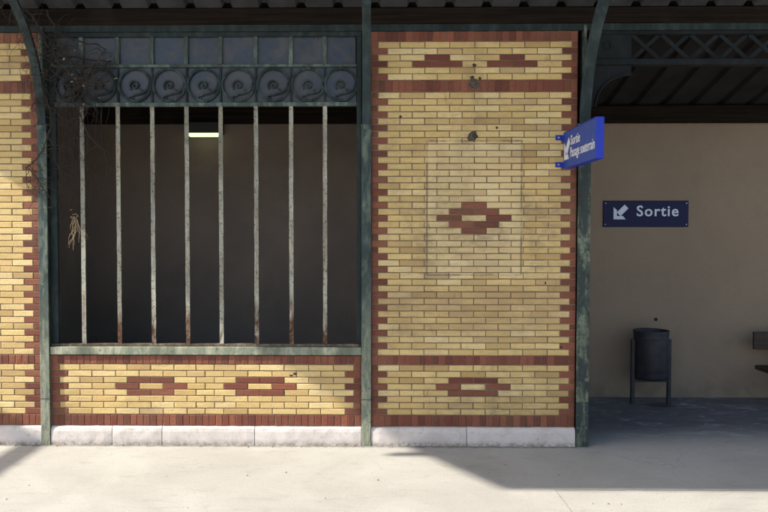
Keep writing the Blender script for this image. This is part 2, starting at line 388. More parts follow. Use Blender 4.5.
class Wall:
    def __init__(s, root, ymat):
        s.root = root; s.ymat = ymat; s.yellow = []; s.n = {}
    def lay(s, x0, x1, z0, z1, kind, stuff=False, jx=J):
        mat = {'yellow': s.ymat, 'red': 'red', 'rowlock': 'red'}[kind]
        s.yellow.append((x0, x1, z0, z1, kind, mat, stuff, jx))
    def flush(s, limit=300, far=lambda b: 0):
        names = {'yellow': 'yellow_brick', 'red': 'red_brick', 'rowlock': 'upright_red_brick'}
        for kind in names:
            bl = [b for b in s.yellow if b[4] == kind]
            single = [b for b in bl if not b[6]]; rest = [b for b in bl if b[6]]
            single.sort(key=far)
            rest += single[limit:]; single = single[:limit]
            for b in single:
                me = brick_mesh(b[1] - b[0] - b[7], b[3] - b[2] - J, b[5], rnd.randrange(6))
                o = link(names[kind], me, s.root)
                o.location = Vector(((b[0] + b[1]) / 2 + rnd.uniform(-.0012, .0012), FACE + rnd.uniform(-.0016, .0016), (b[2] + b[3]) / 2 + rnd.uniform(-.0008, .0008))) - s.root.location
                o.rotation_euler = (rnd.uniform(-.012, .012), rnd.uniform(-.004, .004), rnd.uniform(-.006, .006))
            if rest:
                vs, fs = [], []
                for b in rest:
                    me = brick_mesh(b[1] - b[0] - b[7], b[3] - b[2] - J, b[5], rnd.randrange(5)); k = len(vs)
                    c = Vector(((b[0] + b[1]) / 2, FACE + rnd.uniform(-.0016, .0016), (b[2] + b[3]) / 2)) - s.root.location
                    vs += [v.co + c for v in me.vertices]; fs += [[i + k for i in f.vertices] for f in me.polygons]
                me = bpy.data.meshes.new('bricks'); me.from_pydata(vs, [], fs)
                tag(link(names[kind] + '_remainder', me, s.root, M[rest[0][5]]), kind='stuff')

def rows(z0, z1, n): return [(z0 + (z1 - z0) * i / n, z0 + (z1 - z0) * (i + 1) / n) for i in range(n)]
Z_PL = 0.178
LOW = rows(0.288, 0.767, 8)[::-1]        # counted from the top, like the other stacks
MID = rows(0.857, 3.337, 41)[::-1]
TOP = rows(3.449, 3.806, 6)[::-1]
BANDS = [(Z_PL, 0.288), (0.767, 0.857), (3.337, 3.449), (3.806, 3.905)]
U = 0.2329

def rowlock(w, x0, x1, z0, z1, stuff=False):
    n = max(1, round((x1 - x0) / 0.0635)); p = (x1 - x0) / n
    for i in range(n): w.lay(x0 + p * i, x0 + p * (i + 1), z0, z1, 'rowlock', stuff, 0.005)

# --- the pier between the middle post and the passage
PC = 1.026; PL, PR = 0.060, 1.986
root = thing('brick_pier', 'tall yellow brick pier with red diamond motifs between window and passage', 'brick wall', (PC, 0, 0))
w = Wall(root, 'yellow_pier')
def pier_row(z, typ, red=()):
    if typ == 'A':
        js = [-3.88] + list(range(-3, 4)) + [3.88]
    else:
        js = [-3.5 + k for k in range(8)]
    w.lay(PL, PC + js[0] * U, *z, 'red'); w.lay(PC + js[-1] * U, PR, *z, 'red')
    for k, (a, b) in enumerate(zip(js, js[1:])):
        mid = (a + b) / 2
        w.lay(PC + a * U, PC + b * U, *z, 'red' if any(abs(mid - r) < 0.3 for r in red) else 'yellow')
top_red = {2: (-1.5, 1.5), 3: (-2, -1, 1, 2)}
mid_red = {17: (0,), 18: (-.5, .5), 19: (-1, 1), 20: (-.5, .5), 21: (0,)}
low_red = {2: (-.5, .5), 3: (-1, 1), 4: (-.5, .5)}
for st, rd in ((TOP, top_red), (MID, mid_red), (LOW, low_red)):
    for i, z in enumerate(st): pier_row(z, 'AB'[i % 2], rd.get(i, ()))
for b in BANDS: rowlock(w, PL, PR, *b)
w.flush(300, lambda b: b[2] if b[2] > 2.9 else 0)
bxpart('mortar_core', (PL - .005, PR - .002, 0.0050, 0.24, 0.0, 3.90), M['mortar'], root, org=root.location)
PIER = root

# --- the low wall under the window
root = thing('brick_parapet', 'low yellow brick wall with two red motifs under the barred window', 'brick wall', (-1.5, 0, 0))
w = Wall(root, 'yellow')
A = [-2.914, -2.718, -2.492, -2.265, -2.038, -1.817, -1.607, -1.431, -1.226, -0.997, -0.765, -0.532, -0.298, -0.102]
B = [-2.831, -2.602, -2.375, -2.149, -1.921, -1.693, -1.521, -1.340, -1.112, -0.880, -0.650, -0.418, -0.187]
XL, XR = -2.992, -0.036
redA = {(-2.265, -2.038), (-2.038, -1.817), (-1.226, -0.997), (-0.997, -0.765)}
redB = {(-2.375, -2.149), (-1.921, -1.693), (-1.340, -1.112), (-0.880, -0.650)}
for i, z in enumerate(LOW):
    js, rs = (A, redA) if i % 2 == 0 else (B, redB)
    w.lay(XL, js[0], *z, 'red'); w.lay(js[-1], XR, *z, 'red')
    for a, b in zip(js, js[1:]): w.lay(a, b, *z, 'red' if (a, b) in rs and i in (2, 3, 4) else 'yellow')
for b in BANDS[:2]: rowlock(w, XL, XR, *b)
w.flush()
bxpart('mortar_core', (XL - .02, XR + .02, 0.0050, 0.24, 0.0, 0.850), M['mortar'], root, org=root.location)
PARAPET = root

# --- the wall at the left edge, going on out of the picture
root = thing('brick_wall', 'yellow brick wall at the left edge, left of the first green post', 'brick wall', (-3.8, 0, 0))
w = Wall(root, 'yellow')
XR = -3.082; XL = -4.6
for st in (TOP, MID, LOW):
    for i, z in enumerate(st):
        w_red = 0.070 if i % 2 == 0 else 0.157
        w.lay(XR - w_red, XR, *z, 'red')
        x = XR - w_red; first = 0.196 if i % 2 == 0 else U
        while x > XL:
            nx = max(XL, x - first); first = U
            if x - nx > 0.03: w.lay(nx, x, *z, 'yellow', x < -3.62)
            x = nx
for b in BANDS: rowlock(w, XL, XR, *b)
w.flush()
bxpart('mortar_core', (XL - .02, XR + .02, 0.0050, 0.24, 0.0, 3.90), M['mortar'], root, org=root.location)
LEFTW = root

# --- stone plinth blocks below them
def plinth(parent, x0, x1, seed):
    r = random.Random(seed); bm = nb()
    n = max(4, int((x1 - x0) / 0.07)); prof = [(0.005, -0.02), (-0.030, -0.02), (-0.032, 0.06), (-0.030, 0.13), (-0.024, 0.160), (-0.012, Z_PL - 0.006), (0.005, Z_PL - 0.002)]
    rings = []
    for i in range(n + 1):
        x = x0 + (x1 - x0) * i / n
        e = 0.004 if i in (0, n) else 0
        rings.append([bm.verts.new((x + r.uniform(-.004, .004) * (0 < i < n), y + r.uniform(-.0011, .0011) + (e if 0 < k < 6 else 0), z + (r.uniform(-.0015, .0015) if k > 2 else 0))) for k, (y, z) in enumerate(prof)])
    for a, b in zip(rings, rings[1:]):
        for k in range(len(prof) - 1): bm.faces.new((a[k], b[k], b[k + 1], a[k + 1]))
    bm.faces.new(rings[0]); bm.faces.new(rings[-1][::-1])
    shift(bm, parent.location)
    part('plinth_stone', bm, M['stone'], parent)
for p_, xs in ((LEFTW, (-4.6, -3.72, -3.083)), (PARAPET, (-2.993, -2.407, -1.93, -1.047, -0.034)), (PIER, (0.058, 0.962, 1.986))):
    for i, (a, b) in enumerate(zip(xs, xs[1:])): plinth(p_, a + .003, b - .003, int(a * 1000) % 999)

# --- scars: holes, cement patches, chips
def scar(parent, name, x, z, rx, rz, mat, seed, y=-0.0005, n=14):
    r = random.Random(seed); bm = nb(); ph = r.random() * 6
    pts = []
    for k in range(n):
        t = 2 * math.pi * k / n; q = 0.72 + 0.28 * math.sin(2 * t + ph) * math.sin(3 * t) + r.uniform(-.14, .14)
        pts.append((x + rx * q * math.cos(t), z + rz * q * math.sin(t)))
    c = bm.verts.new((x, y - 0.004, z)); fr = [bm.verts.new((a, y - 0.001, b)) for a, b in pts]; bk = [bm.verts.new((a, 0.012, b)) for a, b in pts]
    for k in range(n):
        bm.faces.new((c, fr[k], fr[(k + 1) % n])); bm.faces.new((fr[k], bk[k], bk[(k + 1) % n], fr[(k + 1) % n]))
    bm.faces.new(bk)
    shift(bm, parent.location); return part(name, bm, mat, parent)
scar(PIER, 'anchor_hole', 1.018, 3.582, .026, .024, M['hole'], 1)
scar(PIER, 'cement_patch', 1.012, 3.415, .07, .075, M['patch'], 2)
scar(PIER, 'anchor_hole', 1.000, 3.470, .030, .020, M['hole'], 3)
scar(PIER, 'anchor_hole', 1.075, 3.458, .020, .022, M['hole'], 4)
scar(PIER, 'cement_patch', 1.015, 2.925, .060, .068, M['patch'], 5)
scar(PIER, 'anchor_hole', 1.030, 2.930, .030, .040, M['hole'], 6, -0.004)
scar(PIER, 'anchor_hole', 0.333, 3.105, .020, .020, M['hole'], 7)
scar(PIER, 'anchor_hole', 1.235, 3.00, .016, .018, M['hole'], 8)
scar(PIER, 'chip', 1.70, 1.545, .012, .02, M['hole'], 9)
scar(PIER, 'chip', 1.855, 0.94, .016, .016, M['hole'], 10)
scar(PARAPET, 'chip', -0.665, 0.680, .022, .022, M['hole'], 11)
scar(PARAPET, 'chip', -0.695, 0.664, .026, .014, M['hole'], 12)
bm = nb(); tube(bm, [(1.03, -0.04, 2.925), (1.03, 0.02, 2.93)], 0.007, 6); part('anchor_stub', shift(bm, PIER.location), M['rail'], PIER)

# ------------------------------------------------------------------ steel posts with curved canopy brackets
ROOF_S = 0.40; ROOF_Z = 4.125; L_ROOF = 3.0; XE = -5.72; XEND = 8.5
def post(x0, x1, label, mat, riveted):
    xc = (x0 + x1) / 2; hw = (x1 - x0) / 2
    root = thing('steel_post', label, 'post', (xc, 0, 0), 'steel posts along the facade')
    # column: face plate, web and rear flange
    bm = nb(); box(bm, -hw, hw, -.034, -.022, -0.01, 3.02, .003); fp = part('face_plate', bm, M[mat], root)
    bm = nb(); box(bm, -.012, .012, -.0215, .19, -0.01, 3.95); box(bm, -hw * .95, hw * .95, .191, .203, -0.01, 3.95); part('web', bm, M[mat], root)
    # curved bracket: bar that leaves the post upwards and sweeps out under the canopy
    R = 1.23; z0 = 3.0; pts = []
    for k in range(13):
        t = math.radians(57) * k / 12; pts.append(Vector((0, -.028 - R * (1 - math.cos(t)), z0 + R * math.sin(t))))
    d = Vector((0, -math.sin(math.radians(57)), math.cos(math.radians(57))))
    e = pts[-1].copy()
    while e.z < ROOF_Z - ROOF_S * e.y - 0.02: e = e + d * 0.02
    pts.append(e)
    nr = []
    for i in range(len(pts)):
        tg = (pts[min(i + 1, len(pts) - 1)] - pts[max(i - 1, 0)]).normalized(); nr.append(Vector((0, -tg.z, tg.y)) * 0.007)
    bm = nb(); ribbon(bm, pts, Vector((hw * .86, 0, 0)), nr); part('bracket_bar', bm, M['arm'], root)
    bm = nb(); back = [p_ + Vector((0, .10, 0)) - n_ * 0 for p_, n_ in zip(pts, nr)]
    poly = [(p_.y + .008, p_.z) for p_ in pts] + [(p_.y + .10, p_.z + .02) for p_ in reversed(pts)]
    prism(bm, poly, 'x', -.010, .010); part('bracket_web', bm, M['arm'], root)
    bm = nb(); box(bm, -hw * 1.12, hw * 1.12, -.040, -.020, 2.985, 3.035, .004); part('collar', bm, M[mat], root)
    if riveted:
        bm = nb(); bmesh.ops.create_uvsphere(bm, u_segments=8, v_segments=4, radius=0.0095)
        for v in bm.verts: v.co.y *= 0.7
        rv = tomesh(bm, 'rivet', True); rv.materials.append(M[mat])
        for k in range(25):
            for s in (-1, 1):
                link('rivet', rv, fp, loc=(s * hw * .68, -.0345, 0.06 + k * 0.12))
        bm = nb(); box(bm, -hw * 1.03, hw * 1.03, -.039, -.0345, 0.425, 0.62, .002); part('splice_plate', bm, M[mat], fp)
    else:
        bm = nb(); box(bm, -hw * 1.02, hw * 1.02, -.0355, -.030, 0.438, 0.444); part('joint_line', bm, M['hole'], fp)
    return root
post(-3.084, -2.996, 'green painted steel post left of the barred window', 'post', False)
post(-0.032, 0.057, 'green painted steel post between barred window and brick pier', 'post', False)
post(1.988, 2.106, 'flaking riveted green steel post at the passage opening', 'post_rust', True)
post(5.40, 5.518, 'riveted steel post at the far side of the passage, outside the picture', 'post_rust', True)

# ------------------------------------------------------------------ lintel timber, channel
root = tag(bxpart('timber_lintel', (-6, XEND, -.018, .20, 3.968, 4.118), M['timber'], None, .004), 'long dark brown timber beam above window, pier and passage', 'beam')
bm = nb(); box(bm, -6, XEND, -.010, .10, 3.904, 3.9655, .002)
tag(part('steel_channel', bm, M['frame']), 'dark green steel channel running below the timber beam', 'steel channel')

# ------------------------------------------------------------------ barred window
root = thing('barred_window', 'tall window with pale rusty bars, scrollwork band and green sill', 'window', (-1.5, 0, 0.857))
O = root.location
BX = [-2.678, -2.336, -2.010, -1.684, -1.362, -1.028, -0.697, -0.377]
EDGE = [-2.995] + BX + [-0.050]
bxpart('sill', (-2.994, -0.034, -.020, .12, .861, .936), M['sill'], root, .004, O)
bxpart('bottom_rail', (-2.994, -0.050, .012, .060, .9365, .962), M['rail'], root, .003, O)
bxpart('jamb', (-2.994, -2.930, .030, .075, .9625, 3.86), M['frame'], root, .003, O)
bxpart('jamb', (-0.078, -0.034, .004, .075, .9625, 3.86), M['frame'], root, .003, O)
bxpart('top_rail', (-2.994, -0.034, .006, .07, 3.862, 3.9035), M['frame'], root, .003, O)
bxpart('middle_rail', (-2.929, -0.079, .006, .055, 3.578, 3.604), M['glaz'], root, .003, O)
bxpart('lower_rail', (-2.929, -0.079, .006, .060, 3.212, 3.248), M['glaz'], root, .003, O)
for i, x in enumerate(BX):
    r = random.Random(i); bm = nb(); n = 22
    pts = []; 
    rings = []
    for k in range(n + 1):
        z = .9630 + (3.211 - .9630) * k / n; h = .0195 + r.uniform(-.0012, .0012); dx = r.uniform(-.0012, .0012)
        rings.append([bm.verts.new((x + dx + sx * h, yy, z)) for sx, yy in ((-1, .016), (1, .016), (1, .0225), (.2, .023), (.2, .058), (-.2, .058), (-.2, .023), (-1, .0225))])
    for a, b in zip(rings, rings[1:]):
        for k in range(8): bm.faces.new((a[k], a[(k + 1) % 8], b[(k + 1) % 8], b[k]))
    bm.faces.new(rings[0]); bm.faces.new(rings[-1][::-1])
    part('bar', shift(bm, O), M['bar'], root)
    bxpart('glazing_bar', (x - .019, x + .019, .010, .050, 3.6045, 3.8615), M['glaz'], root, .003, O)
    bxpart('glazing_bar', (x - .009, x + .009, .014, .050, 3.2485, 3.5775), M['frame'], root, .002, O)
# panes
def pane(x0, x1, z0, z1):
    bm = nb(); box(bm, x0, x1, -.0025, .0025, z0, z1)
    cx, cz = (x0 + x1) / 2, (z0 + z1) / 2
    bmesh.ops.translate(bm, verts=bm.verts, vec=(-cx, 0, -cz))
    o = part('pane', bm, M['glass'], root); o.location = Vector((cx, .040, cz)) - O
    o.rotation_euler = (rnd.uniform(-.02, .02), 0, rnd.uniform(-.02, .02))
ED = [-2.932] + BX + [-0.077]
for a, b in zip(ED, ED[1:]):
    pane(a + .012, b - .012, 3.603, 3.864); pane(a + .006, b - .006, 3.246, 3.580)
# scroll rings: one mesh shared by the nine bays
def ring_mesh():
    bm = nb(); n = 40; R = .150
    def flat(pts, hw, closed=False):
        m = len(pts); rr = []
        for i, p_ in enumerate(pts):
            a = pts[(i - 1) % m] if closed or i > 0 else p_; b = pts[(i + 1) % m] if closed or i < m - 1 else p_
            t = (Vector(b) - Vector(a)); t = t.normalized() if t.length else Vector((1, 0))
            nn = Vector((-t.y, t.x)); h = hw(i / max(1, m - 1)) if callable(hw) else hw
            rr.append([bm.verts.new((p_[0] + nn.x * h * s, y, p_[1] + nn.y * h * s)) for s, y in ((-1, 0), (1, 0), (1, .022), (-1, .022))])
        for i in range(m if closed else m - 1):
            A_, B_ = rr[i], rr[(i + 1) % m]
            for k in range(4): bm.faces.new((A_[k], A_[(k + 1) % 4], B_[(k + 1) % 4], B_[k]))
        if not closed: bm.faces.new(rr[0]); bm.faces.new(rr[-1][::-1])
    flat([(R * math.cos(2 * math.pi * k / n), R * math.sin(2 * math.pi * k / n)) for k in range(n)], .0115, True)
    # tail from the right of the ring down to a curl at the bottom
    P0, P1, P2, P3 = Vector((.142, .02)), Vector((.125, -.10)), Vector((.02, -.075)), Vector((-.035, -.105))
    bz = lambda t: P0 * (1 - t) ** 3 + P1 * 3 * t * (1 - t) ** 2 + P2 * 3 * t * t * (1 - t) + P3 * t ** 3
    flat([tuple(bz(k / 16)) for k in range(17)], lambda t: .0100 - .003 * t)
    flat([(-.035 + .022 * math.cos(a) * (1 - .08 * a), -.122 + .020 * math.sin(a) * (1 - .08 * a)) for a in [1.57 + k * .45 for k in range(12)]], .005)
    # the eye
    flat([((.008 + .0058 * a) * math.cos(a + 2.2), (.008 + .0058 * a) * math.sin(a + 2.2) - .004) for a in [k * .42 for k in range(20)]], .0075)
    flat([(.046, -.036), (.066, -.052), (.078, -.064)], .007)
    me = tomesh(bm, 'scroll_ring'); me.materials.append(M['scroll']); return me
rm = ring_mesh()
for a, b in zip(ED, ED[1:]):
    o = link('scroll_ring', rm, root); o.location = Vector(((a + b) / 2, .008, 3.413)) - O
    if b - a < .28: o.scale.x = (b - a) / .325

# ------------------------------------------------------------------ canopy roof
def deck(name, mat, parent, y0, z0, y1, z1, x0, x1, flip=False):
    """trapezoidal metal deck, ribs running from (y0,z0) to (y1,z1)"""
    prof = []; x = x0; P = 0.345
    while x < x1:
        for dx, dz in ((0, 0), (.245, 0), (.270, .045), (.320, .045)): prof.append((min(x + dx, x1), dz))
        x += P
    bm = nb(); lay = []
    for (y, z) in ((y0, z0), (y1, z1)):
        lay.append(([bm.verts.new((px, y, z + pz)) for px, pz in prof], [bm.verts.new((px, y, z + pz + .004)) for px, pz in prof]))
    (a, at), (b, bt) = lay
    for i in range(len(prof) - 1):
        if (a[i].co - a[i + 1].co).length < 1e-6: continue
        bm.faces.new((a[i], a[i + 1], b[i + 1], b[i])); bm.faces.new((at[i], bt[i], bt[i + 1], at[i + 1]))
    return part(name, bm, mat, parent)
root = thing('canopy_roof', 'grey ribbed metal canopy sloping up and out above the platform', 'canopy', (0, 0, ROOF_Z))
O = root.location
yb = -.02
o = deck('ribbed_deck', M['deck'], root, -.0195, -.004, -L_ROOF, ROOF_S * L_ROOF, XE, XEND)
o = None
# covering above the ribs, purlins and edge beam
def slab(name, mat, y0, z0, y1, z1, x0, x1, t, parent):
    bm = nb(); prism(bm, [(y0, z0), (y1, z1), (y1, z1 + t), (y0, z0 + t)], 'x', x0, x1); return part(name, bm, mat, parent)
slab('roof_covering', M['deck_in'], -.03, .066, -L_ROOF, ROOF_S * L_ROOF + .055, XE, XEND, .03, root)
for y, xo in ((-1.9, -.16), (-2.9, .30)):
    bm = nb(); z = -ROOF_S * y - .005; box(bm, XE + xo, XEND, y - .04, y + .04, z - .13, z - .002); part('purlin', bm, M['timber'], root)
root = thing('passage_roof', 'dark ribbed metal roof sloping down inside above the tan wall', 'roof', (0, 1, 3.9))
O = root.location
deck('ribbed_deck', M['deck_in'], root, .03 - 1, 4.122 - 3.9, 2.5 - 1, 4.122 - .28 * 2.47 - 3.9, -3.62, XEND)
slab('roof_covering', M['deck_in'], -.03 - 1, 4.197 - 3.9, 2.5 - 1, 4.18 - .28 * 2.47 - 3.9, -3.62, XEND, .03, root)

# ------------------------------------------------------------------ inside walls
bm = nb(); box(bm, .10, XEND, 2.1, 2.32, -.02, 3.46)
BW = tag(part('back_wall', bm, M['plaster']), 'plain tan plaster wall at the back of the passage', 'wall')
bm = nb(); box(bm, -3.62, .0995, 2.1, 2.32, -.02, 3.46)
tag(part('room_wall', bm, M['shaded']), 'dingy brown plaster wall, room shade put into its colour, seen behind the window bars', 'wall')
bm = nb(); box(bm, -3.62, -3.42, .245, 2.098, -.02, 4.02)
tag(part('side_wall', bm, M['shaded']), 'dark plaster wall closing the room behind the barred window', 'wall')
tag(bxpart('timber_wall_plate', (-3.41, XEND, 1.96, 2.095, 3.345, 3.54), M['timber'], None, .004), 'dark timber plate along the top of the tan back wall', 'beam')

bm = nb(); bmesh.ops.create_uvsphere(bm, u_segments=8, v_segments=5, radius=.022); o = part('wall_plug', bm, M['hole'], BW); o.location = (3.56, 2.098, 0.96)
# ------------------------------------------------------------------ lattice girder over the passage
root = thing('lattice_girder', 'dark iron lattice girder with gusset plate above the passage opening', 'girder', (3.7, .05, 3.58))
O = root.location
bxpart('top_flange', (2.11, 5.40, .01, .09, 3.870, 3.9035), M['iron'], root, .002, O)
bxpart('bottom_flange', (2.11, 5.40, -.004, .10, 3.585, 3.640), M['iron'], root, .003, O)
bxpart('gusset_plate', (2.112, 2.488, .022, .032, 3.6405, 3.8695), M['iron'], root, .001, O)
bm = nb(); arc = []
for k in range(11):
    t = math.radians(90) * k / 10; arc.append((2.150 + .338 * (1 - math.cos(t)), 3.20 + .30 * math.sin(t)))
prism(bm, [(2.112, 3.20)] + arc + [(2.488, 3.5845), (2.112, 3.5845)], 'y', .022, .034)
part('arched_bracket', shift(bm, O), M['iron'], root)
bm = nb()
ar2 = [Vector((x, .02, z - .004)) for x, z in arc]; nr = []
for i in range(len(ar2)):
    t = (ar2[min(i + 1, 10)] - ar2[max(i - 1, 0)]).normalized(); nr.append(Vector((-t.z, 0, t.x)) * .005)
ribbon(bm, ar2, Vector((0, .035, 0)), nr); part('arch_rim', shift(bm, O), M['iron'], root)
bm = nb(); tube(bm, [(2.262 + .036 * math.cos(a * math.pi / 8), .018, 3.77 + .036 * math.sin(a * math.pi / 8)) for a in range(17)], .007, 6, False); part('roundel', shift(bm, O), M['iron'], root)
bm = nb(); box(bm, -.215, .215, -.005, .005, -.018, .018); lb = tomesh(bm, 'lattice_bar'); lb.materials.append(M['iron'])
sp = .272; hx = sp
k = 0
for i in range(11):
    xc = 2.625 + sp * i
    if xc > 5.3: break
    for s, y in ((1, .036), (-1, .048)):
        o = link('lattice_bar', lb, root); o.location = Vector((xc, y, 3.755)) - O
        o.rotation_euler = (0, s * math.radians(42), 0); o.scale = (.80, 1, 1)

# ------------------------------------------------------------------ writing
def text_mesh(body, cx, cz, w, h, bold=0.0, depth=0.002, space=1.0):
    """letters as a mesh in the XZ plane, fitted to a width and a height, facing -Y"""
    cu = bpy.data.curves.new('letters', 'FONT'); cu.body = body; cu.size = 1.0; cu.offset = bold; cu.extrude = 0.01; cu.resolution_u = 4; cu.space_character = space
    o = bpy.data.objects.new('letters', cu); COL.objects.link(o)
    dg = bpy.context.evaluated_depsgraph_get(); me = bpy.data.meshes.new_from_object(o.evaluated_get(dg))
    bpy.data.objects.remove(o); bpy.data.curves.remove(cu)
    xs_ = [v.co.x for v in me.vertices]; ys_ = [v.co.y for v in me.vertices]
    x0, x1, y0, y1 = min(xs_), max(xs_), min(ys_), max(ys_)
    for v in me.vertices:
        x = (v.co.x - (x0 + x1) / 2) / (x1 - x0) * w; z = (v.co.y - (y0 + y1) / 2) / (y1 - y0) * h
        v.co = Vector((cx + x, -depth if v.co.z > 0 else 0.0005, cz + z))
    return me
def arrow_bm(cx, cz, s, depth=.002):
    """arrow pointing down and to the left: shaft on the diagonal, square-cut head"""
    bm = nb()
    shaft = [(-.16, -.38), (.50, .28), (.28, .50), (-.38, -.16)]
    shaft = [(-.28, -.02), (-.02, -.28), (.52, .26), (.26, .52)]
    head = [(-.5, -.5), (.34, -.5), (.14, -.27), (-.27, -.27), (-.27, .14), (-.5, .34)]
    for poly in (shaft, head): 
        prism(bm, [(cx + a * s, cz + b * s) for a, b in poly], 'y', -depth if poly is head else -depth + .0004, .0005)
    return bm
def place_face(o, parent): o.parent = parent; return o

# exit sign on the back wall
root = thing('exit_sign', 'flat navy Sortie sign with white arrow on the tan back wall', 'sign', (3.415, 2.10, 2.09))
bm = nb(); box(bm, -.515, .515, -.022, -.001, 0, .318, .003); pn = part('panel', bm, M['navy'], root)
me = text_mesh('Sortie', .140, .195, .505, .132, .016, space=1.14); o = link('lettering', me, pn, M['pale'], (0, -.0225, 0))
bm = arrow_bm(-.305, .180, .175); o = part('arrow', bm, M['pale'], pn); o.location = (0, -.0225, 0)
for x in (-.49, .49):
    for z in (.03, .288):
        bm = nb(); bmesh.ops.create_uvsphere(bm, u_segments=8, v_segments=4, radius=.008); o = part('screw', bm, M['pale'], pn); o.location = (x, -.022, z)

# projecting blue sign on the pier
root = thing('hanging_sign', 'projecting bright blue exit sign bolted to the brick pier', 'sign', (1.84, 0, 2.615))
bm = nb(); box(bm, 0.003, .057, -1.035, -.085, .003, .323); pn = part('panel', bm, M['blue'], root)
bm = nb()
for d in ((-.002, .062, -1.045, -1.0355, -.002, .328), (-.002, .062, -1.035, -.085, -.004, .0025), (-.002, .062, -1.035, -.085, .3235, .330), (-.002, .062, -.0845, -.075, -.002, .328)): box(bm, *d, .001)
part('edge_trim', bm, M['blue_edge'], root)
def side(me_or_bm, name, mat):
    o = part(name, me_or_bm, mat, pn) if isinstance(me_or_bm, bmesh.types.BMesh) else link(name, me_or_bm, pn, mat)
    o.rotation_euler = (0, 0, -math.pi / 2); o.location = (.0022, -.56, .163); return o     # face -X, read from wall outwards
side(text_mesh('Sortie', -.115, .068, .28, .088, .010, space=1.05), 'lettering', M['white'])
side(text_mesh('Passage souterrain', .085, -.052, .70, .118, .006, space=1.06), 'lettering', M['white'])
side(arrow_bm(-.375, .005, .19), 'arrow', M['white'])
for z in (.035, .285):
    t = bxpart('bracket_tab', (-.075, .055, -.074, -.066, z - .024, z + .024), M['blue_edge'], root, .001)
    bxpart('bracket_arm', (-.006, .006, -.066, 0.004, z - .02, z + .02), M['blue_edge'], root, .001)
    bm = nb(); bmesh.ops.create_uvsphere(bm, u_segments=10, v_segments=5, radius=.011); o = part('bolt', bm, M['galv'], t, True); o.location = (-.045, -.076, z)

# ------------------------------------------------------------------ litter bin
root = thing('litter_bin', 'dark round metal litter bin hung between two posts by the tan wall', 'litter bin', (3.37, 1.75, 0))
bm = nb(); n = 36; prof = [(.178, .305), (.186, .33), (.194, .80), (.200, .86), (.203, .872), (.197, .874), (.190, .86), (.184, .80), (.176, .335)]
rings = [[bm.verts.new((r * math.cos(2 * math.pi * k / n), r * math.sin(2 * math.pi * k / n), z)) for k in range(n)] for r, z in prof]
for a, b in zip(rings, rings[1:]):
    for k in range(n): bm.faces.new((a[k], a[(k + 1) % n], b[(k + 1) % n], b[k]))
bm.faces.new(rings[0][::-1]); bm.faces.new(rings[-1])
bk = part('bucket', bm, M['bin'], root, True)
for zz in (.40, .78):
    bm = nb(); tube(bm, [(.1935 * math.cos(k * math.pi / 18), .1935 * math.sin(k * math.pi / 18), zz) for k in range(37)], .005, 5, False); part('hoop', bm, M['bin'], bk, True)
for s in (-1, 1):
    bm = nb(); box(bm, s * .213 - .020, s * .213 + .020, -.022, .022, -.01, .765, .003); part('post', bm, M['bin'], root)
    bm = nb(); tube(bm, [(s * .190, 0, .70), (s * .236, 0, .70)], .012, 8); part('pivot', bm, M['bin'], root)
bm = nb(); box(bm, -.1925, .1925, -.016, .016, .262, .298, .003); part('cross_bar', bm, M['bin'], root)
bm = nb(); box(bm, .13, .1925, -.014, .014, .299, .340, .003); part('latch', bm, M['bin'], root)

# ------------------------------------------------------------------ bench
root = thing('bench', 'dark wooden bench by the back wall at the right edge', 'bench', (5.35, 1.75, 0))
bxpart('backboard', (-.73, .80, .09, .125, .632, .842), M['bench'], root, .004)
for k, y in enumerate((-.24, -.12, 0.0)): bxpart('seat_plank', (-.705, .80, y, y + .112, .395, .445), M['bench'], root, .004)
for x in (-.48, .55):
    bm = nb(); box(bm, x - .03, x + .03, .127, .17, 0, .82, .003); box(bm, x - .03, x + .03, -.22, .126, .34, .3945, .003); box(bm, x - .03, x + .03, -.20, -.15, 0, .339, .003)
    part('leg_frame', bm, M['black'], root)

# ------------------------------------------------------------------ lit lamp behind the bars
root = thing('wall_lamp', 'small dark lamp with a lit greenish strip behind the window bars', 'lamp', (-1.93, 1.9, 3.17))
bm = nb(); box(bm, -.21, .21, -.01, .195, .045, .175, .004); part('housing', bm, M['black'], root)
bm = nb(); prism(bm, [(-.185, .010), (.185, .010), (.205, .044), (-.205, .044)], 'y', -.005, .11); part('diffuser', bm, M['glow'], root)

# ------------------------------------------------------------------ dry climber in the upper left
root = thing('dry_climber', 'bare dead climbing plant hanging over the top left post and bars', 'plant', (-3.04, -.06, 3.3))
O = root.location
r = random.Random(21)
def walk(p, d, n, step, wob, grav=0.0, lo=-.17, hi=-.045, xl=-3.13, xr=-2.38):
    p = Vector(p); d = Vector(d).normalized(); out = [p.copy()]
    for k in range(n):
        d = (d + Vector((r.gauss(0, wob), r.gauss(0, wob * .5), r.gauss(0, wob) - grav))).normalized()
        p = p + d * step
        if p.x < xl: d.x = abs(d.x) * .5; p.x = xl
        if p.x > xr: d.x = -abs(d.x) * .5
        p.y = min(hi, max(lo, p.y)); out.append(p.copy())
    return out
def addtube(bm, pts, r0, r1):
    m = len(pts); tube(bm, [q - O for q in pts], [r0 + (r1 - r0) * i / (m - 1) for i in range(m)], 4)
stems = []
for sx, sz, dx, dz, n in ((-3.10, 4.05, .4, -.9, 24), (-2.95, 4.08, .2, -1, 26), (-3.02, 3.9, .8, -.5, 24), (-2.85, 3.95, .1, -1, 20), (-2.9, 3.63, 1, .02, 22), (-2.93, 3.55, .6, -.8, 20), (-2.98, 3.3, .15, -1, 22)):
    pts = walk((sx, -.09, sz), (dx, 0, dz), n, .05, .16, .02); stems.append(pts)
    bm = nb(); addtube(bm, pts, .009, .004); part('stem', bm, M['twig'], root)
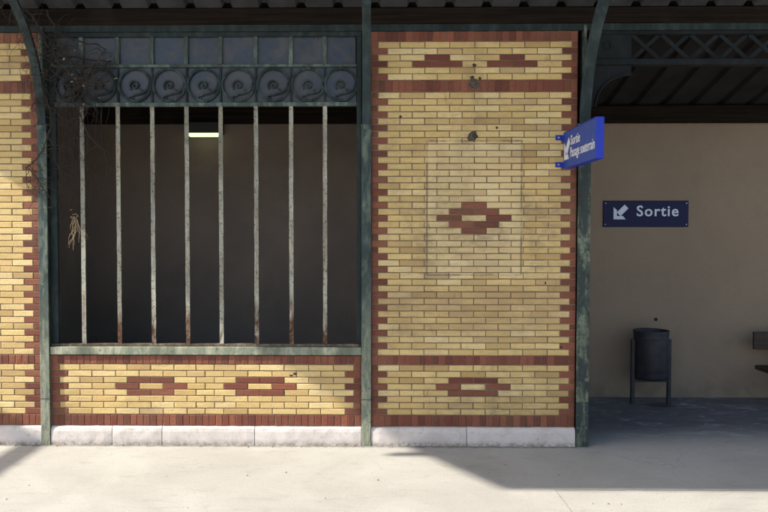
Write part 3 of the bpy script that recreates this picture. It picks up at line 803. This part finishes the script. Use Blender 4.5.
# the long sparse runner seen against the dark opening
run = [Vector(q) for q in ((-3.0, -.05, 2.98), (-2.93, -.06, 2.86), (-2.91, -.06, 2.70), (-2.85, -.06, 2.60), (-2.76, -.05, 2.54), (-2.70, -.04, 2.45), (-2.675, -.03, 2.38))]
bm = nb(); addtube(bm, run, .005, .003); part('stem', bm, M['twig'], root)
bm = nb(); addtube(bm, walk((-2.95, -.06, 2.62), (1, 0, .15), 9, .03, .2), .003, .0015); part('stem', bm, M['twig'], root)
bm = nb()
for k in range(70):                                    # wound round the post's bracket
    z = r.uniform(3.2, 4.05); y = -.03 - (1.23 - math.sqrt(1.23 ** 2 - (z - 3.0) ** 2))
    addtube(bm, walk((-3.02 + r.gauss(0, .06), y - .03, z), (r.uniform(-1, 1), 0, r.uniform(-1.2, .2)), r.randrange(6, 15), .028, .3, .05, y - .08, y + .05), r.uniform(.0018, .004), .001)
for k in range(270):
    s = r.choice(stems); p = s[r.randrange(2, len(s))]
    addtube(bm, walk(p, (r.uniform(-1, 1), 0, r.uniform(-1.2, .6)), r.randrange(6, 15), .028, .32, .06), r.uniform(.0018, .0038), .001)
for k in range(36):                                     # strands that hang down along the first bars
    x = r.gauss(-2.75, .06); 
    addtube(bm, walk((x, -.07, r.uniform(2.9, 3.5)), (r.uniform(-.2, .2), 0, -1), r.randrange(14, 30), .036, .14, .06), r.uniform(.0015, .003), .0009)
for k in range(9):
    x = r.gauss(-2.50, .05)
    addtube(bm, walk((x, -.06, r.uniform(2.9, 3.3)), (0, 0, -1), r.randrange(12, 22), .036, .12, .06), .0016, .0008)
for k in range(3):                                     # fine runners over the bricks at the left
    addtube(bm, walk((r.uniform(-3.3, -3.1), -.02, r.uniform(3.5, 3.9)), (r.uniform(-1, .2), 0, r.uniform(-1, -.2)), r.randrange(6, 14), .03, .25, .03, -.02, -.008, -3.5), .002, .001)
tag(part('twigs', bm, M['twig'], root), kind='stuff')
bm = nb()
for k in range(26):
    s = r.choice(stems); p = s[r.randrange(len(s))] - O + Vector((r.gauss(0, .05), r.gauss(0, .02), r.gauss(0, .06)))
    if k < 5: p = Vector((-2.735 + r.gauss(0, .018), -.06, 2.20 + r.gauss(0, .03))) - O
    a = Vector((r.gauss(0, 1), r.gauss(0, 1), r.gauss(0, 1))).normalized(); b = a.orthogonal().normalized(); sz = r.uniform(.012, .022)
    vs = [bm.verts.new(p + a * sz * u + b * sz * .5 * v + a.cross(b) * sz * q) for u, v, q in ((-1, 0, 0), (0, -1, .2), (1, 0, -.1), (0, 1, .2))]
    bm.faces.new(vs)
tag(part('withered_leaves', bm, M['leaf'], root), kind='stuff')

bm = nb()
for k in range(16):                                     # the pale frayed end that catches the sun
    addtube(bm, walk((-2.725 + r.gauss(0, .022), -.06, 2.13 + r.gauss(0, .05)), (r.uniform(-.25, .25), 0, -1), r.randrange(4, 9), .032, .26, .08), .0042, .0016)
tuft = part('frayed_end', bm, M['leaf'], root); tuft['kind'] = 'stuff'

# ------------------------------------------------------------------ scraps of leaf and grit blown against the plinth
r = random.Random(5); bm = nb()
for k in range(90):
    near = k < 60
    x = r.uniform(-3.4, 1.9) if near else r.uniform(-3.3, 3.6); y = -.045 - abs(r.gauss(0, .03)) if near else r.uniform(-2.0, -.15)
    sz = r.uniform(.004, .013); a = r.uniform(0, 6.28); pts = []
    for i in range(5):
        t = a + i * 1.257; q = sz * r.uniform(.5, 1.2); pts.append((x + q * math.cos(t), y + q * .7 * math.sin(t)))
    vs = [bm.verts.new((px, py, .0015 + r.uniform(0, .004))) for px, py in pts]; top = bm.verts.new((x, y, .006 + sz * .3))
    for i in range(5): bm.faces.new((vs[i], vs[(i + 1) % 5], top))
    bm.faces.new(vs[::-1])
tag(part('leaf_litter', bm, M['leaf']), 'small dry scraps scattered along the foot of the wall', 'litter', kind='stuff')

# ------------------------------------------------------------------ lamp post added out of view; its head throws the soft shadow by the plinth
root = thing('shadow_lamp_post', 'added unseen grey lamp post with long flat head, casting a shadow from left of the brick wall', 'lamp post', (-8.18, -1.24, 0))
bm = nb(); tube(bm, [(0, 0, -.01), (0, 0, 1.2), (0, 0, 3.95)], [.062, .055, .040], 12); part('pole', bm, M['galv'], root, True)
bm = nb(); box(bm, -.11, .11, -.11, .11, 0, .02, .003); part('base_plate', bm, M['galv'], root)
bm = nb(); prism(bm, [(-.085, 3.93), (-.055, 3.86), (.055, 3.86), (.085, 3.93), (.06, 3.985), (-.06, 3.985)], 'y', -1.25, .06); hd = part('lamp_head', bm, M['galv'], root)
bm = nb(); box(bm, -.05, .05, -1.2, -.05, 3.845, 3.859, .002); part('diffuser', bm, M['white'], hd)
